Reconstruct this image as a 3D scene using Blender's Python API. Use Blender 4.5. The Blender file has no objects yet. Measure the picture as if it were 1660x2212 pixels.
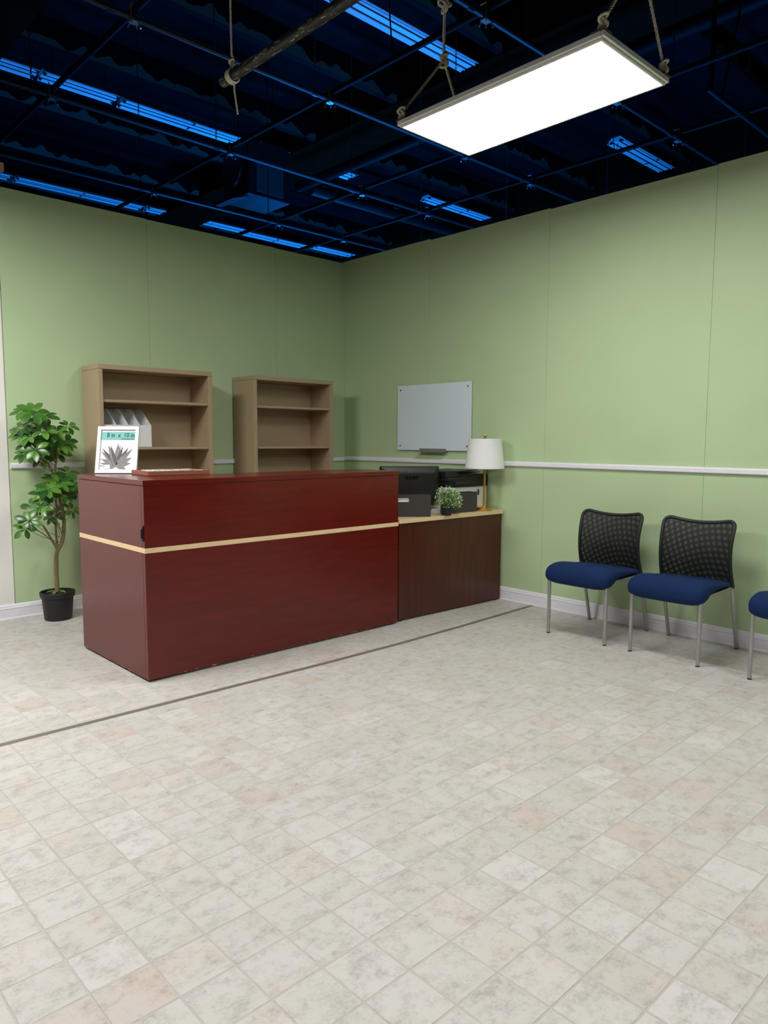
import bpy, bmesh, math, random
from mathutils import Vector, Matrix, noise
random.seed(7)
S = bpy.context.scene
COL = S.collection
PI = math.pi

# ------------------------------------------------------------------ camera
F_PX = 1573.04
YAW, PITCH, ROLL = math.radians(43.393), math.radians(5.712), math.radians(0.239)
CAM = Vector((-4.806, -5.671, 1.3173))
_f = Vector((math.sin(YAW)*math.cos(PITCH), math.cos(YAW)*math.cos(PITCH), -math.sin(PITCH)))
_r = Vector((math.cos(YAW), -math.sin(YAW), 0)); _u = _r.cross(_f)
R_ = math.cos(ROLL)*_r + math.sin(ROLL)*_u
U_ = -math.sin(ROLL)*_r + math.cos(ROLL)*_u
cd = bpy.data.cameras.new('camera'); cam = bpy.data.objects.new('camera', cd); COL.objects.link(cam)
cd.sensor_fit = 'VERTICAL'; cd.sensor_height = 24.0; cd.lens = F_PX/2212*24.0
cd.clip_start = 0.05; cd.clip_end = 200
cam.matrix_world = Matrix(((R_.x, U_.x, -_f.x, CAM.x), (R_.y, U_.y, -_f.y, CAM.y), (R_.z, U_.z, -_f.z, CAM.z), (0, 0, 0, 1)))
S.camera = cam
def project(p):
    d = Vector(p) - CAM; z = d.dot(_f)
    if z < 0.05: return (-9999, -9999)
    return (830 + F_PX*d.dot(R_)/z, 1106 - F_PX*d.dot(U_)/z)

# ------------------------------------------------------------------ world, lights, exposure
w = bpy.data.worlds.new('hall_air'); S.world = w; w.use_nodes = True
w.node_tree.nodes['Background'].inputs[0].default_value = (0.55, 0.6, 0.7, 1)
w.node_tree.nodes['Background'].inputs[1].default_value = 0.02
S.view_settings.view_transform = 'Standard'; S.view_settings.look = 'None'
S.view_settings.exposure = 0.0; S.view_settings.gamma = 1.0; S.view_settings.use_curve_mapping = False
def area(name, loc, sx, sy, power, col, target=None, up=False):
    l = bpy.data.lights.new(name, 'AREA'); l.shape = 'RECTANGLE'; l.size = sx; l.size_y = sy; l.energy = power; l.color = col
    o = bpy.data.objects.new(name, l); COL.objects.link(o); o.location = loc
    if target is not None:
        o.rotation_euler = (Vector(target)-Vector(loc)).to_track_quat('-Z', 'Y').to_euler()
    elif up: o.rotation_euler = (PI, 0, 0)
    return o
WARM = (1.0, 0.985, 0.955)
# further hanging panels of the set, out of view left of and behind the photographer
area('set_panel_light', (-4.6, -1.7, 3.0), 0.6, 1.2, 108, WARM)
area('set_panel_light', (-4.6, -5.0, 3.0), 0.6, 1.2, 54, WARM)
area('set_panel_light', (-1.6, -6.4, 3.0), 0.6, 1.2, 58, WARM)
# blue work light of the hall, standing behind the set walls and pointing up
BLUE = (0.006, 0.17, 0.70)
area('blue_hall_light', (2.2, 3.4, 0.6), 2.0, 2.0, 640, BLUE, up=True)
area('blue_hall_light', (3.2, -1.5, 0.6), 1.6, 1.6, 420, BLUE, up=True)
area('blue_hall_light', (6.5, 7.5, 0.6), 2.0, 2.0, 640, BLUE, up=True)

# ------------------------------------------------------------------ materials
def lin(r, g, b):
    f = lambda c: (c/255/12.92) if c/255 <= 0.04045 else ((c/255+0.055)/1.055)**2.4
    return (f(r), f(g), f(b), 1)
class NT:
    def __init__(s, name):
        s.m = bpy.data.materials.new(name); s.m.use_nodes = True; s.t = s.m.node_tree
        s.b = s.t.nodes['Principled BSDF']
    def n(s, typ, **kw):
        x = s.t.nodes.new(typ)
        for k, v in kw.items():
            if k.startswith('i_'):
                key = k[2:]
                key = int(key) if key.isdigit() else key.replace('_', ' ')
                x.inputs[key].default_value = v
            else: setattr(x, k, v)
        return x
    def l(s, a, b): s.t.links.new(a, b)
    def ramp(s, fac, stops):
        r = s.n('ShaderNodeValToRGB'); e = r.color_ramp.elements
        while len(e) > 1: e.remove(e[-1])
        e[0].position, e[0].color = stops[0]
        for p, c in stops[1:]:
            q = e.new(p); q.color = c
        s.l(fac, r.inputs[0]); return r
    def pos(s, obj=False):
        if obj: return s.n('ShaderNodeTexCoord').outputs['Object']
        return s.n('ShaderNodeNewGeometry').outputs['Position']
    def noise(s, vec, scale, detail=4, rough=0.55, stretch=None):
        if stretch:
            mp = s.n('ShaderNodeMapping'); mp.inputs['Scale'].default_value = stretch; s.l(vec, mp.inputs[0]); vec = mp.outputs[0]
        x = s.n('ShaderNodeTexNoise', i_Scale=scale, i_Detail=detail, i_Roughness=rough); s.l(vec, x.inputs['Vector']); return x
    def bump(s, h, strength, dist):
        b = s.n('ShaderNodeBump', i_Strength=strength, i_Distance=dist); s.l(h, b.inputs['Height']); s.l(b.outputs[0], s.b.inputs['Normal'])
    def mix(s, fac, a, b, mode='MIX'):
        x = s.n('ShaderNodeMix', data_type='RGBA', blend_type=mode)
        for sock, v in ((x.inputs['Factor'], fac), (x.inputs['A'], a), (x.inputs['B'], b)):
            if hasattr(v, 'links'): s.l(v, sock)
            else: sock.default_value = v
        return x.outputs['Result']
def plain(name, col, rough=0.5, metal=0.0, spec=0.5, vary=0.06, scale=40, bump=0.0):
    t = NT(name); p = t.pos(True); nz = t.noise(p, scale)
    c0 = tuple(max(0, c*(1-vary)) for c in col[:3])+(1,); c1 = tuple(min(1, c*(1+vary)) for c in col[:3])+(1,)
    r = t.ramp(nz.outputs[0], [(0.3, c0), (0.7, c1)]); t.l(r.outputs[0], t.b.inputs['Base Color'])
    t.b.inputs['Roughness'].default_value = rough; t.b.inputs['Metallic'].default_value = metal
    t.b.inputs['Specular IOR Level'].default_value = spec
    if bump: t.bump(nz.outputs[0], bump, 0.002)
    return t.m
def emit(name, col, strength):
    t = NT(name); t.b.inputs['Base Color'].default_value = (0.8, 0.8, 0.8, 1)
    t.b.inputs['Emission Color'].default_value = col; t.b.inputs['Emission Strength'].default_value = strength; return t.m

def mat_wall(name, c):
    t = NT(name); p = t.pos(); n1 = t.noise(p, 1.3, 3); n2 = t.noise(p, 260, 2)
    a = tuple(x*0.97 for x in c[:3])+(1,); b = tuple(x*1.03 for x in c[:3])+(1,)
    r = t.ramp(n1.outputs[0], [(0.35, a), (0.65, b)]); t.l(r.outputs[0], t.b.inputs['Base Color'])
    t.b.inputs['Roughness'].default_value = 0.55; t.b.inputs['Specular IOR Level'].default_value = 0.35
    t.bump(n2.outputs[0], 0.08, 0.001); return t.m
M = {}
M['green'] = mat_wall('sage_paint', (0.510, 0.660, 0.385, 1))
M['white_flat'] = mat_wall('off_white_paint', lin(240, 238, 233))
M['trim'] = plain('white_trim_paint', lin(240, 239, 247), 0.4, vary=0.02)
TX, TY, OX, OY = 0.1535, 0.1550, -3.746, -3.713
def mat_tile():
    t = NT('mottled_vinyl'); p = t.pos()
    s = t.n('ShaderNodeVectorMath', operation='SUBTRACT'); t.l(p, s.inputs[0]); s.inputs[1].default_value = (OX, OY, 0)
    d = t.n('ShaderNodeVectorMath', operation='DIVIDE'); t.l(s.outputs[0], d.inputs[0]); d.inputs[1].default_value = (TX, TY, 1)
    a = t.n('ShaderNodeVectorMath', operation='MULTIPLY'); t.l(d.outputs[0], a.inputs[0]); a.inputs[1].default_value = (1, 1, 0)
    fl = t.n('ShaderNodeVectorMath', operation='FLOOR'); t.l(a.outputs[0], fl.inputs[0])
    wn = t.n('ShaderNodeTexWhiteNoise', noise_dimensions='3D'); t.l(fl.outputs[0], wn.inputs['Vector'])
    sc = t.n('ShaderNodeVectorMath', operation='SCALE'); t.l(wn.outputs['Color'], sc.inputs[0]); sc.inputs['Scale'].default_value = 9.0
    ad = t.n('ShaderNodeVectorMath', operation='ADD'); t.l(p, ad.inputs[0]); t.l(sc.outputs[0], ad.inputs[1])
    n1 = t.noise(ad.outputs[0], 16, 9, 0.68, (1.0, 1.25, 1)); n2 = t.noise(ad.outputs[0], 95, 6, 0.75); n3 = t.noise(ad.outputs[0], 5, 2, 0.5)
    base = t.ramp(wn.outputs['Value'], [(0.0, lin(195, 192, 188)), (0.3, lin(200, 197, 194)), (0.55, lin(194, 192, 187)), (0.85, lin(205, 202, 200)), (0.95, lin(195, 189, 183)), (1.0, lin(197, 187, 181))])
    m1 = t.n('ShaderNodeMath', operation='MULTIPLY_ADD'); t.l(n1.outputs[0], m1.inputs[0]); m1.inputs[1].default_value = 0.65
    m2 = t.n('ShaderNodeMath', operation='MULTIPLY'); t.l(n2.outputs[0], m2.inputs[0]); m2.inputs[1].default_value = 0.35; t.l(m2.outputs[0], m1.inputs[2])
    bl = t.ramp(m1.outputs[0], [(0.38, (0.70, 0.69, 0.68, 1)), (0.45, (0.87, 0.865, 0.855, 1)), (0.485, (0.93, 0.93, 0.925, 1)), (0.53, (1, 1, 1, 1))])
    c = t.mix(1.0, base.outputs[0], bl.outputs[0], 'MULTIPLY')
    tn = t.ramp(n3.outputs[0], [(0.35, lin(252, 253, 249)), (0.5, lin(255, 255, 255)), (0.68, lin(255, 251, 247))])
    c = t.mix(1.0, c, tn.outputs[0], 'MULTIPLY'); t.l(c, t.b.inputs['Base Color'])
    t.b.inputs['Roughness'].default_value = 0.48; t.b.inputs['Specular IOR Level'].default_value = 0.4
    t.bump(m1.outputs[0], 0.25, 0.0015); return t.m
M['tile'] = mat_tile()
M['grout'] = plain('vinyl_joint', lin(180, 175, 170), 0.6, vary=0.05, scale=20)
def mat_wood(name, c0, c1, rough, stretch, scale=5, coat=0.0):
    t = NT(name); p = t.pos(True); n1 = t.noise(p, scale, 8, 0.6, stretch)
    r = t.ramp(n1.outputs[0], [(0.3, c0), (0.5, tuple((a+b)/2 for a, b in zip(c0, c1))), (0.7, c1)])
    t.l(r.outputs[0], t.b.inputs['Base Color']); t.b.inputs['Roughness'].default_value = rough
    t.b.inputs['Coat Weight'].default_value = coat; t.b.inputs['Coat Roughness'].default_value = 0.25
    t.bump(n1.outputs[0], 0.05, 0.001); return t.m
M['mahogany'] = mat_wood('red_mahogany_veneer', lin(87, 13, 3), lin(102, 18, 7), 0.24, (1.2, 1.2, 9), 4, 0.0); M['mahogany'].node_tree.nodes['Principled BSDF'].inputs['Specular IOR Level'].default_value = 0.5
def worn_edge(m):   # pale chips along the bottom edge of the veneer
    t = NT.__new__(NT); t.m = m; t.t = m.node_tree; t.b = t.t.nodes['Principled BSDF']
    src = t.b.inputs['Base Color'].links[0].from_socket; p = t.pos(); sx = t.n('ShaderNodeSeparateXYZ'); t.l(p, sx.inputs[0])
    n = t.noise(p, 45, 4, 0.6, (0.5, 1, 2)); g = t.n('ShaderNodeMath', operation='GREATER_THAN'); t.l(n.outputs[0], g.inputs[0]); g.inputs[1].default_value = 0.60
    z = t.n('ShaderNodeMath', operation='LESS_THAN'); t.l(sx.outputs['Z'], z.inputs[0]); z.inputs[1].default_value = 0.0175
    k = t.n('ShaderNodeMath', operation='MULTIPLY'); t.l(g.outputs[0], k.inputs[0]); t.l(z.outputs[0], k.inputs[1])
    t.l(t.mix(k.outputs[0], src, lin(190, 160, 130)), t.b.inputs['Base Color'])
worn_edge(M['mahogany'])
M['walnut'] = mat_wood('dark_walnut_laminate', lin(60, 20, 10), lin(84, 34, 18), 0.30, (9, 9, 0.7), 4, 0.0)
M['maple'] = mat_wood('maple_edge', lin(226, 196, 150), lin(236, 210, 168), 0.45, (1, 6, 6), 6)
M['tan'] = plain('tan_laminate', lin(177, 155, 125), 0.55, vary=0.09, scale=220)
M['brownbox'] = mat_wood('brown_box_wood', lin(140, 82, 62), lin(156, 94, 72), 0.5, (1, 1, 6), 8)
M['black'] = plain('black_plastic', lin(24, 23, 22), 0.4)
M['pot'] = plain('matte_black_plastic', lin(30, 30, 30), 0.5)
M['carton'] = plain('charcoal_cardboard', lin(62, 60, 58), 0.75, vary=0.05, scale=200)
M['white'] = plain('white_plastic', lin(235, 235, 235), 0.45, vary=0.01)
M['paper'] = plain('white_paper', lin(240, 240, 240), 0.8, vary=0.01)
M['tape'] = plain('grey_floor_tape', lin(116, 110, 103), 0.5, vary=0.04)
M['fabric'] = plain('navy_upholstery', lin(13, 40, 84), 0.85, spec=0.25, vary=0.12, scale=600, bump=0.2)
M['steel'] = plain('silver_metal', lin(176, 176, 172), 0.38, metal=0.7)
M['chrome'] = plain('steel_bolt', lin(120, 120, 118), 0.35, metal=0.8)
M['framerub'] = plain('black_woven_edge', lin(26, 27, 29), 0.5, vary=0.5, scale=900)
M['brass'] = plain('brushed_brass', lin(226, 182, 96), 0.34, metal=1.0, vary=0.04)
M['shade'] = plain('white_linen_shade', lin(236, 236, 236), 0.9, vary=0.02, scale=300)
M['glass'] = plain('frosted_glass_board', lin(224, 240, 246), 0.2, vary=0.01)
M['glass_edge'] = plain('pale_glass_edge', lin(205, 226, 222), 0.15, vary=0.01)
M['soil'] = plain('dark_soil', lin(40, 34, 26), 0.9, vary=0.3)
M['bark'] = mat_wood('grey_brown_bark', lin(110, 100, 70), lin(140, 126, 92), 0.8, (3, 3, 1), 20)
def mat_leaf(name, c0, c1, rough):
    t = NT(name); oi = t.n('ShaderNodeObjectInfo'); r = t.ramp(oi.outputs['Random'], [(0, c0), (1, c1)])
    n = t.noise(t.pos(True), 25, 3); k = t.ramp(n.outputs[0], [(0.3, (0.85, 0.85, 0.85, 1)), (0.7, (1, 1, 1, 1))])
    t.l(t.mix(1.0, r.outputs[0], k.outputs[0], 'MULTIPLY'), t.b.inputs['Base Color'])
    t.b.inputs['Roughness'].default_value = rough; return t.m
M['leaf'] = mat_leaf('glossy_leaf', lin(32, 84, 27), lin(96, 142, 54), 0.32)
M['sprig'] = plain('small_green_leaf', lin(118, 156, 74), 0.6, vary=0.45, scale=90)
M['bloom'] = plain('tiny_white_bloom', lin(214, 226, 206), 0.7, vary=0.1)
M['black_deck'] = plain('black_sprayed_deck', (0.0052, 0.0045, 0.0062, 1), 0.9, spec=0.05, vary=0.3, scale=3)
M['girder'] = plain('dark_brown_girder', (0.022, 0.0055, 0.0028, 1), 0.95, spec=0.0, vary=0.2, scale=3)
M['enamel'] = plain('white_enamel', lin(225, 228, 230), 0.4, vary=0.03, scale=3)
M['tube'] = plain('opal_lamp_tube', lin(236, 238, 240), 0.25, vary=0.01)
M['black_pipe'] = plain('black_painted_pipe', (0.0022, 0.0022, 0.0022, 1), 0.6, spec=0.08, vary=0.3)
M['galv'] = plain('galvanised_pipe', (0.016, 0.017, 0.018, 1), 0.42, metal=0.3, vary=0.2)
M['zinc'] = plain('zinc_clamp', lin(150, 152, 156), 0.35, metal=0.8)
M['hall'] = plain('dark_hall_wall', (0.004, 0.004, 0.005, 1), 0.9, spec=0.05)
M['concrete'] = plain('dark_concrete', (0.05, 0.05, 0.05, 1), 0.8, vary=0.2, scale=3)
M['alu'] = plain('aluminium_rim', lin(232, 232, 226), 0.45, metal=0.1)
M['duct'] = plain('dull_duct_metal', (0.013, 0.013, 0.014, 1), 0.5, metal=0.3, vary=0.2, scale=3)
M['timber'] = mat_wood('pale_timber', lin(196, 150, 112), lin(220, 176, 138), 0.7, (1, 6, 6), 8)
def mat_purlin():   # pale beam web, black overspray reaching down in uneven scallops
    t = NT('overspray_purlin'); p = t.pos(True); sx = t.n('ShaderNodeSeparateXYZ'); t.l(p, sx.inputs[0])
    mp = t.n('ShaderNodeMapping'); mp.inputs['Scale'].default_value = (1.5, 0, 0.15); t.l(p, mp.inputs[0])
    n = t.n('ShaderNodeTexNoise', i_Scale=2.2, i_Detail=1.6, i_Roughness=0.4); t.l(mp.outputs[0], n.inputs['Vector'])
    a = t.n('ShaderNodeMath', operation='MULTIPLY_ADD'); t.l(n.outputs[0], a.inputs[0]); a.inputs[1].default_value = 0.46; a.inputs[2].default_value = -0.315
    g = t.n('ShaderNodeMath', operation='LESS_THAN'); t.l(sx.outputs['Z'], g.inputs[0]); t.l(a.outputs[0], g.inputs[1])
    t.b.inputs['Specular IOR Level'].default_value = 0.05
    nz = t.n('ShaderNodeSeparateXYZ'); t.l(t.n('ShaderNodeNewGeometry').outputs['Normal'], nz.inputs[0])
    side = t.n('ShaderNodeMath', operation='GREATER_THAN'); t.l(nz.outputs['Z'], side.inputs[0]); side.inputs[1].default_value = -0.4
    g2 = t.n('ShaderNodeMath', operation='MULTIPLY'); t.l(g.outputs[0], g2.inputs[0]); t.l(side.outputs[0], g2.inputs[1]); g = g2
    t.l(t.mix(g.outputs[0], (0.003, 0.003, 0.004, 1), (0.060, 0.085, 0.065, 1)), t.b.inputs['Base Color']); t.b.inputs['Roughness'].default_value = 0.7
    return t.m
M['purlin'] = mat_purlin()
def mat_scuffed():
    t = NT('scuffed_black_pipe'); p = t.pos(True); n = t.noise(p, 26, 5, 0.7, (3.0, 0.7, 3.0))
    r = t.ramp(n.outputs[0], [(0.0, (0.010, 0.010, 0.009, 1)), (0.57, (0.016, 0.015, 0.013, 1)), (0.62, (0.42, 0.40, 0.33, 1)), (0.67, (0.03, 0.028, 0.025, 1))])
    t.l(r.outputs[0], t.b.inputs['Base Color']); t.b.inputs['Roughness'].default_value = 0.5; return t.m
M['scuffed'] = mat_scuffed()
M['rope'] = plain('weathered_rope', lin(226, 218, 198), 0.9, vary=0.3, scale=120)
def mat_mesh(name, pitch, gap):
    t = NT(name); uv = t.n('ShaderNodeUVMap').outputs[0]; sx = t.n('ShaderNodeSeparateXYZ'); t.l(uv, sx.inputs[0])
    hs = []
    for ax in ('X', 'Y'):
        d = t.n('ShaderNodeMath', operation='DIVIDE'); t.l(sx.outputs[ax], d.inputs[0]); d.inputs[1].default_value = pitch
        f = t.n('ShaderNodeMath', operation='FRACT'); t.l(d.outputs[0], f.inputs[0])
        g = t.n('ShaderNodeMath', operation='LESS_THAN'); t.l(f.outputs[0], g.inputs[0]); g.inputs[1].default_value = gap; hs.append(g)
    m = t.n('ShaderNodeMath', operation='MULTIPLY'); t.l(hs[0].outputs[0], m.inputs[0]); t.l(hs[1].outputs[0], m.inputs[1])
    iv = t.n('ShaderNodeMath', operation='SUBTRACT'); iv.inputs[0].default_value = 1.0; t.l(m.outputs[0], iv.inputs[1])
    t.l(iv.outputs[0], t.b.inputs['Alpha']); t.b.inputs['Base Color'].default_value = lin(24, 24, 24); t.b.inputs['Roughness'].default_value = 0.6
    return t.m
M['mesh_a'] = mat_mesh('black_seat_mesh', 0.0046, 0.46)
M['mesh_b'] = mat_mesh('black_seat_mesh_inner', 0.00475, 0.46)

# ------------------------------------------------------------------ helpers
def V(*a): return Vector(a)
def add_box(bm, x0, x1, y0, y1, z0, z1, ch=0.0, mat=None):
    if x1 < x0: x0, x1 = x1, x0
    if y1 < y0: y0, y1 = y1, y0
    if z1 < z0: z0, z1 = z1, z0
    ch = min(ch, (x1-x0)*0.45, (y1-y0)*0.45, (z1-z0)*0.45)
    c = (x0, x1), (y0, y1), (z0, z1)
    if ch <= 0:
        vs = [bm.verts.new((c[0][i], c[1][j], c[2][k])) for i in (0, 1) for j in (0, 1) for k in (0, 1)]
        for f in ((0, 1, 3, 2), (4, 6, 7, 5), (0, 4, 5, 1), (2, 3, 7, 6), (0, 2, 6, 4), (1, 5, 7, 3)): bm.faces.new([vs[i] for i in f])
        if mat: bmesh.ops.transform(bm, matrix=mat, verts=vs)
        return vs
    vs = {}
    for i in (0, 1):
        for j in (0, 1):
            for k in (0, 1):
                for a in range(3):
                    p = []
                    for q, b in zip(range(3), (i, j, k)):
                        s = -1 if b else 1
                        p.append(c[q][b] + (0 if q == a else s*ch))
                    vs[i, j, k, a] = bm.verts.new(p)
    def fc(l): bm.faces.new([vs[q] for q in l])
    for b in (0, 1):
        o = [(0, 0), (0, 1), (1, 1), (1, 0)]
        fc([(b, j, k, 0) for j, k in (o if b == 0 else o[::-1])][::-1] if False else [(b, j, k, 0) for j, k in o])
        fc([(j, b, k, 1) for j, k in o]); fc([(j, k, b, 2) for j, k in o])
    for i in (0, 1):
        for j in (0, 1):
            fc([(i, j, 0, 0), (i, j, 1, 0), (i, j, 1, 1), (i, j, 0, 1)])
            fc([(i, 0, j, 0), (i, 1, j, 0), (i, 1, j, 2), (i, 0, j, 2)])
            fc([(0, i, j, 1), (1, i, j, 1), (1, i, j, 2), (0, i, j, 2)])
            for k in (0, 1): fc([(i, j, k, 0), (i, j, k, 1), (i, j, k, 2)])
    if mat: bmesh.ops.transform(bm, matrix=mat, verts=list(vs.values()))
def add_tube(bm, path, r, n=8, closed=False, caps=True):
    pts = [Vector(p) for p in path]; N = len(pts); rs = r if isinstance(r, (list, tuple)) else [r]*N
    tg = []
    for i in range(N):
        a = pts[i-1] if (i > 0 or closed) else pts[0]; b = pts[(i+1) % N] if (i < N-1 or closed) else pts[-1]
        d = b-a; tg.append(d.normalized() if d.length > 1e-9 else V(0, 0, 1))
    ref = V(0, 0, 1) if abs(tg[0].z) < 0.9 else V(1, 0, 0)
    nv = tg[0].cross(ref).normalized(); rings = []
    for i in range(N):
        nv = (nv - tg[i]*nv.dot(tg[i])).normalized(); bv = tg[i].cross(nv)
        rings.append([bm.verts.new(pts[i] + rs[i]*(math.cos(2*PI*k/n)*nv + math.sin(2*PI*k/n)*bv)) for k in range(n)])
    for i in range(N if closed else N-1):
        a, b = rings[i], rings[(i+1) % N]
        for k in range(n): bm.faces.new((a[k], a[(k+1) % n], b[(k+1) % n], b[k]))
    if caps and not closed:
        bm.faces.new(rings[0][::-1]); bm.faces.new(rings[-1])
def add_lathe(bm, prof, c=(0, 0, 0), n=32, cap0=False, cap1=False):
    rings = []
    for r, z in prof: rings.append([bm.verts.new((c[0]+r*math.cos(2*PI*k/n), c[1]+r*math.sin(2*PI*k/n), c[2]+z)) for k in range(n)])
    for a, b in zip(rings, rings[1:]):
        for k in range(n): bm.faces.new((a[k], a[(k+1) % n], b[(k+1) % n], b[k]))
    if cap0: bm.faces.new(rings[0][::-1])
    if cap1: bm.faces.new(rings[-1])
def add_prism(bm, poly, p0, p1, ax):
    """poly of 2-D points extruded along axis ax from p0 to p1; the 2-D axes are the other two in order"""
    def mk(a, b, t): q = [a, b]; q.insert(ax, t); return bm.verts.new(q)
    A = [mk(a, b, p0) for a, b in poly]; B = [mk(a, b, p1) for a, b in poly]; n = len(poly)
    for i in range(n): bm.faces.new((A[i], A[(i+1) % n], B[(i+1) % n], B[i]))
    bm.faces.new(A[::-1]); bm.faces.new(B)
def obj(name, bm, mat, parent=None, smooth=False, kind=None, label=None, loc=None):
    bmesh.ops.recalc_face_normals(bm, faces=bm.faces[:])
    me = bpy.data.meshes.new(name); bm.to_mesh(me); bm.free()
    me.materials.append(M[mat] if isinstance(mat, str) else mat)
    if smooth:
        for p in me.polygons: p.use_smooth = True
        if smooth != 'all':
            try: me.set_sharp_from_angle(angle=math.radians(40))
            except Exception: pass
    o = bpy.data.objects.new(name, me); COL.objects.link(o)
    if parent: o.parent = parent
    if kind: o['kind'] = kind
    if label: o['label'] = label
    if loc: o.location = loc
    return o
def B(): return bmesh.new()
def box(name, mat, parent, *d, ch=0.002, **kw):
    bm = B(); add_box(bm, *d, ch=ch); return obj(name, bm, mat, parent, **kw)
def tube(name, mat, parent, path, r, n=10, closed=False, **kw):
    bm = B(); add_tube(bm, path, r, n, closed); return obj(name, bm, mat, parent, smooth=True, **kw)
def tag(o, label, cat, group=None):
    o['label'] = label; o['category'] = cat
    if group: o['group'] = group
    return o
def thing(name, label, cat, loc=(0, 0, 0), rz=0, group=None):
    o = bpy.data.objects.new(name, None); COL.objects.link(o); o.location = loc; o.rotation_euler = (0, 0, rz)
    o.empty_display_size = 0.1
    return tag(o, label, cat, group)
def copy_tree(o, parent=None):
    c = o.copy(); COL.objects.link(c)
    if parent: c.parent = parent
    for ch in list(o.children): copy_tree(ch, c)
    return c
def text_mesh(name, body, size, mat, parent, matrix, align='CENTER', ext=0.0003, sx=1.0):
    cu = bpy.data.curves.new(name, 'FONT'); cu.body = body; cu.size = size; cu.align_x = align; cu.extrude = ext
    cu.resolution_u = 3; cu.offset = size*0.016
    t = bpy.data.objects.new(name, cu); COL.objects.link(t)
    dg = bpy.context.evaluated_depsgraph_get(); dg.update()
    me = bpy.data.meshes.new_from_object(t.evaluated_get(dg)); COL.objects.unlink(t); bpy.data.objects.remove(t)
    me.transform(matrix @ Matrix.Diagonal((sx, 1, 1, 1))); me.materials.clear(); me.materials.append(M[mat] if isinstance(mat, str) else mat)
    o = bpy.data.objects.new(name, me); COL.objects.link(o); o.parent = parent; return o
def struct(o): o['kind'] = 'structure'; return o
def add_rope(bm, path, r, pitch=None):
    """three twisted strands along a polyline"""
    pts = [Vector(p) for p in path]; step = r*0.9; out = []
    for a, b in zip(pts, pts[1:]):
        k = max(1, int((b-a).length/step))
        out += [a.lerp(b, i/k) for i in range(k)]
    out.append(pts[-1]); pitch = pitch or r*7
    nv = None; frames = []; s = 0
    for i, p in enumerate(out):
        t = (out[min(i+1, len(out)-1)]-out[max(i-1, 0)]).normalized()
        if nv is None: nv = t.cross(V(0, 0, 1) if abs(t.z) < 0.9 else V(1, 0, 0)).normalized()
        nv = (nv-t*nv.dot(t)).normalized(); frames.append((p, nv.copy(), t.cross(nv), s)); s += step
    for k in range(3):
        add_tube(bm, [p + r*0.5*(math.cos(2*PI*(s/pitch+k/3))*n + math.sin(2*PI*(s/pitch+k/3))*b) for p, n, b, s in frames], r*0.56, 5)
def knot(bm, c, size, r, rot=0.0):
    path = []
    for i in range(37):
        t = 2*PI*i/36; x = math.sin(t)+2*math.sin(2*t); y = math.cos(t)-2*math.cos(2*t); z = -math.sin(3*t)
        q = Matrix.Rotation(rot, 3, 'Z') @ V(x*0.28, z*0.6, y*0.36); path.append(Vector(c)+q*size)
    add_tube(bm, path, r, 6)

# ================================================================== SETTING
ZD = -0.0013
floor = struct(box('floor', 'grout', None, -6.6, 0.0, -8.0, 0.0, -0.05, ZD, ch=0))
struct(box('floor_hall', 'concrete', None, -14, 18, -14, 22, -0.2, -0.06, ch=0))
# --- tiles: nearest 300 in view as pieces, the rest as one field
def tile_mesh():
    bm = B(); x0, x1, y0, y1 = 0.0022, TX-0.0022, 0.0022, TY-0.0022; b = 0.0015
    lo = [bm.verts.new(p) for p in ((x0, y0, ZD), (x1, y0, ZD), (x1, y1, ZD), (x0, y1, ZD))]
    hi = [bm.verts.new(p) for p in ((x0+b, y0+b, 0), (x1-b, y0+b, 0), (x1-b, y1-b, 0), (x0+b, y1-b, 0))]
    bm.faces.new(hi)
    for i in range(4): bm.faces.new((lo[i], lo[(i+1) % 4], hi[(i+1) % 4], hi[i]))
    me = bpy.data.meshes.new('tile'); bm.to_mesh(me); bm.free(); me.materials.append(M['tile']); return me
tm = tile_mesh(); cells = []
for i in range(-19, 25):
    for j in range(-28, 24):
        x, y = OX+i*TX, OY+j*TY
        if x < -6.6 or x+TX > -0.012 or y+TY > -0.012 or y < -8.0: continue
        u, v = project((x+TX/2, y+TY/2, 0)); vis = -25 < u < 1685 and v < 2240
        cells.append((0 if vis else 1, (Vector((x, y, 0))-CAM).length, x, y))
cells.sort()
fb = B()
for k, (h, d, x, y) in enumerate(cells):
    if k < 300:
        o = bpy.data.objects.new('tile', tm); COL.objects.link(o); o.location = (x, y, 0); o.parent = floor
    else:
        m0 = [fb.verts.new((vv.co.x+x, vv.co.y+y, vv.co.z)) for vv in tm.vertices]
        for p in tm.polygons: fb.faces.new([m0[q] for q in p.vertices])
# border slivers of the sheet along the two walls
xe = max(c[2] for c in cells)+TX; ye = max(c[3] for c in cells)+TY
add_box(fb, xe+0.002, -0.001, -8, -0.001, ZD, -0.0001); add_box(fb, -6.6, xe-0.002, ye+0.002, -0.001, ZD, -0.0001)
tf = obj('tile_field', fb, 'tile', floor, kind='stuff')

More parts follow.
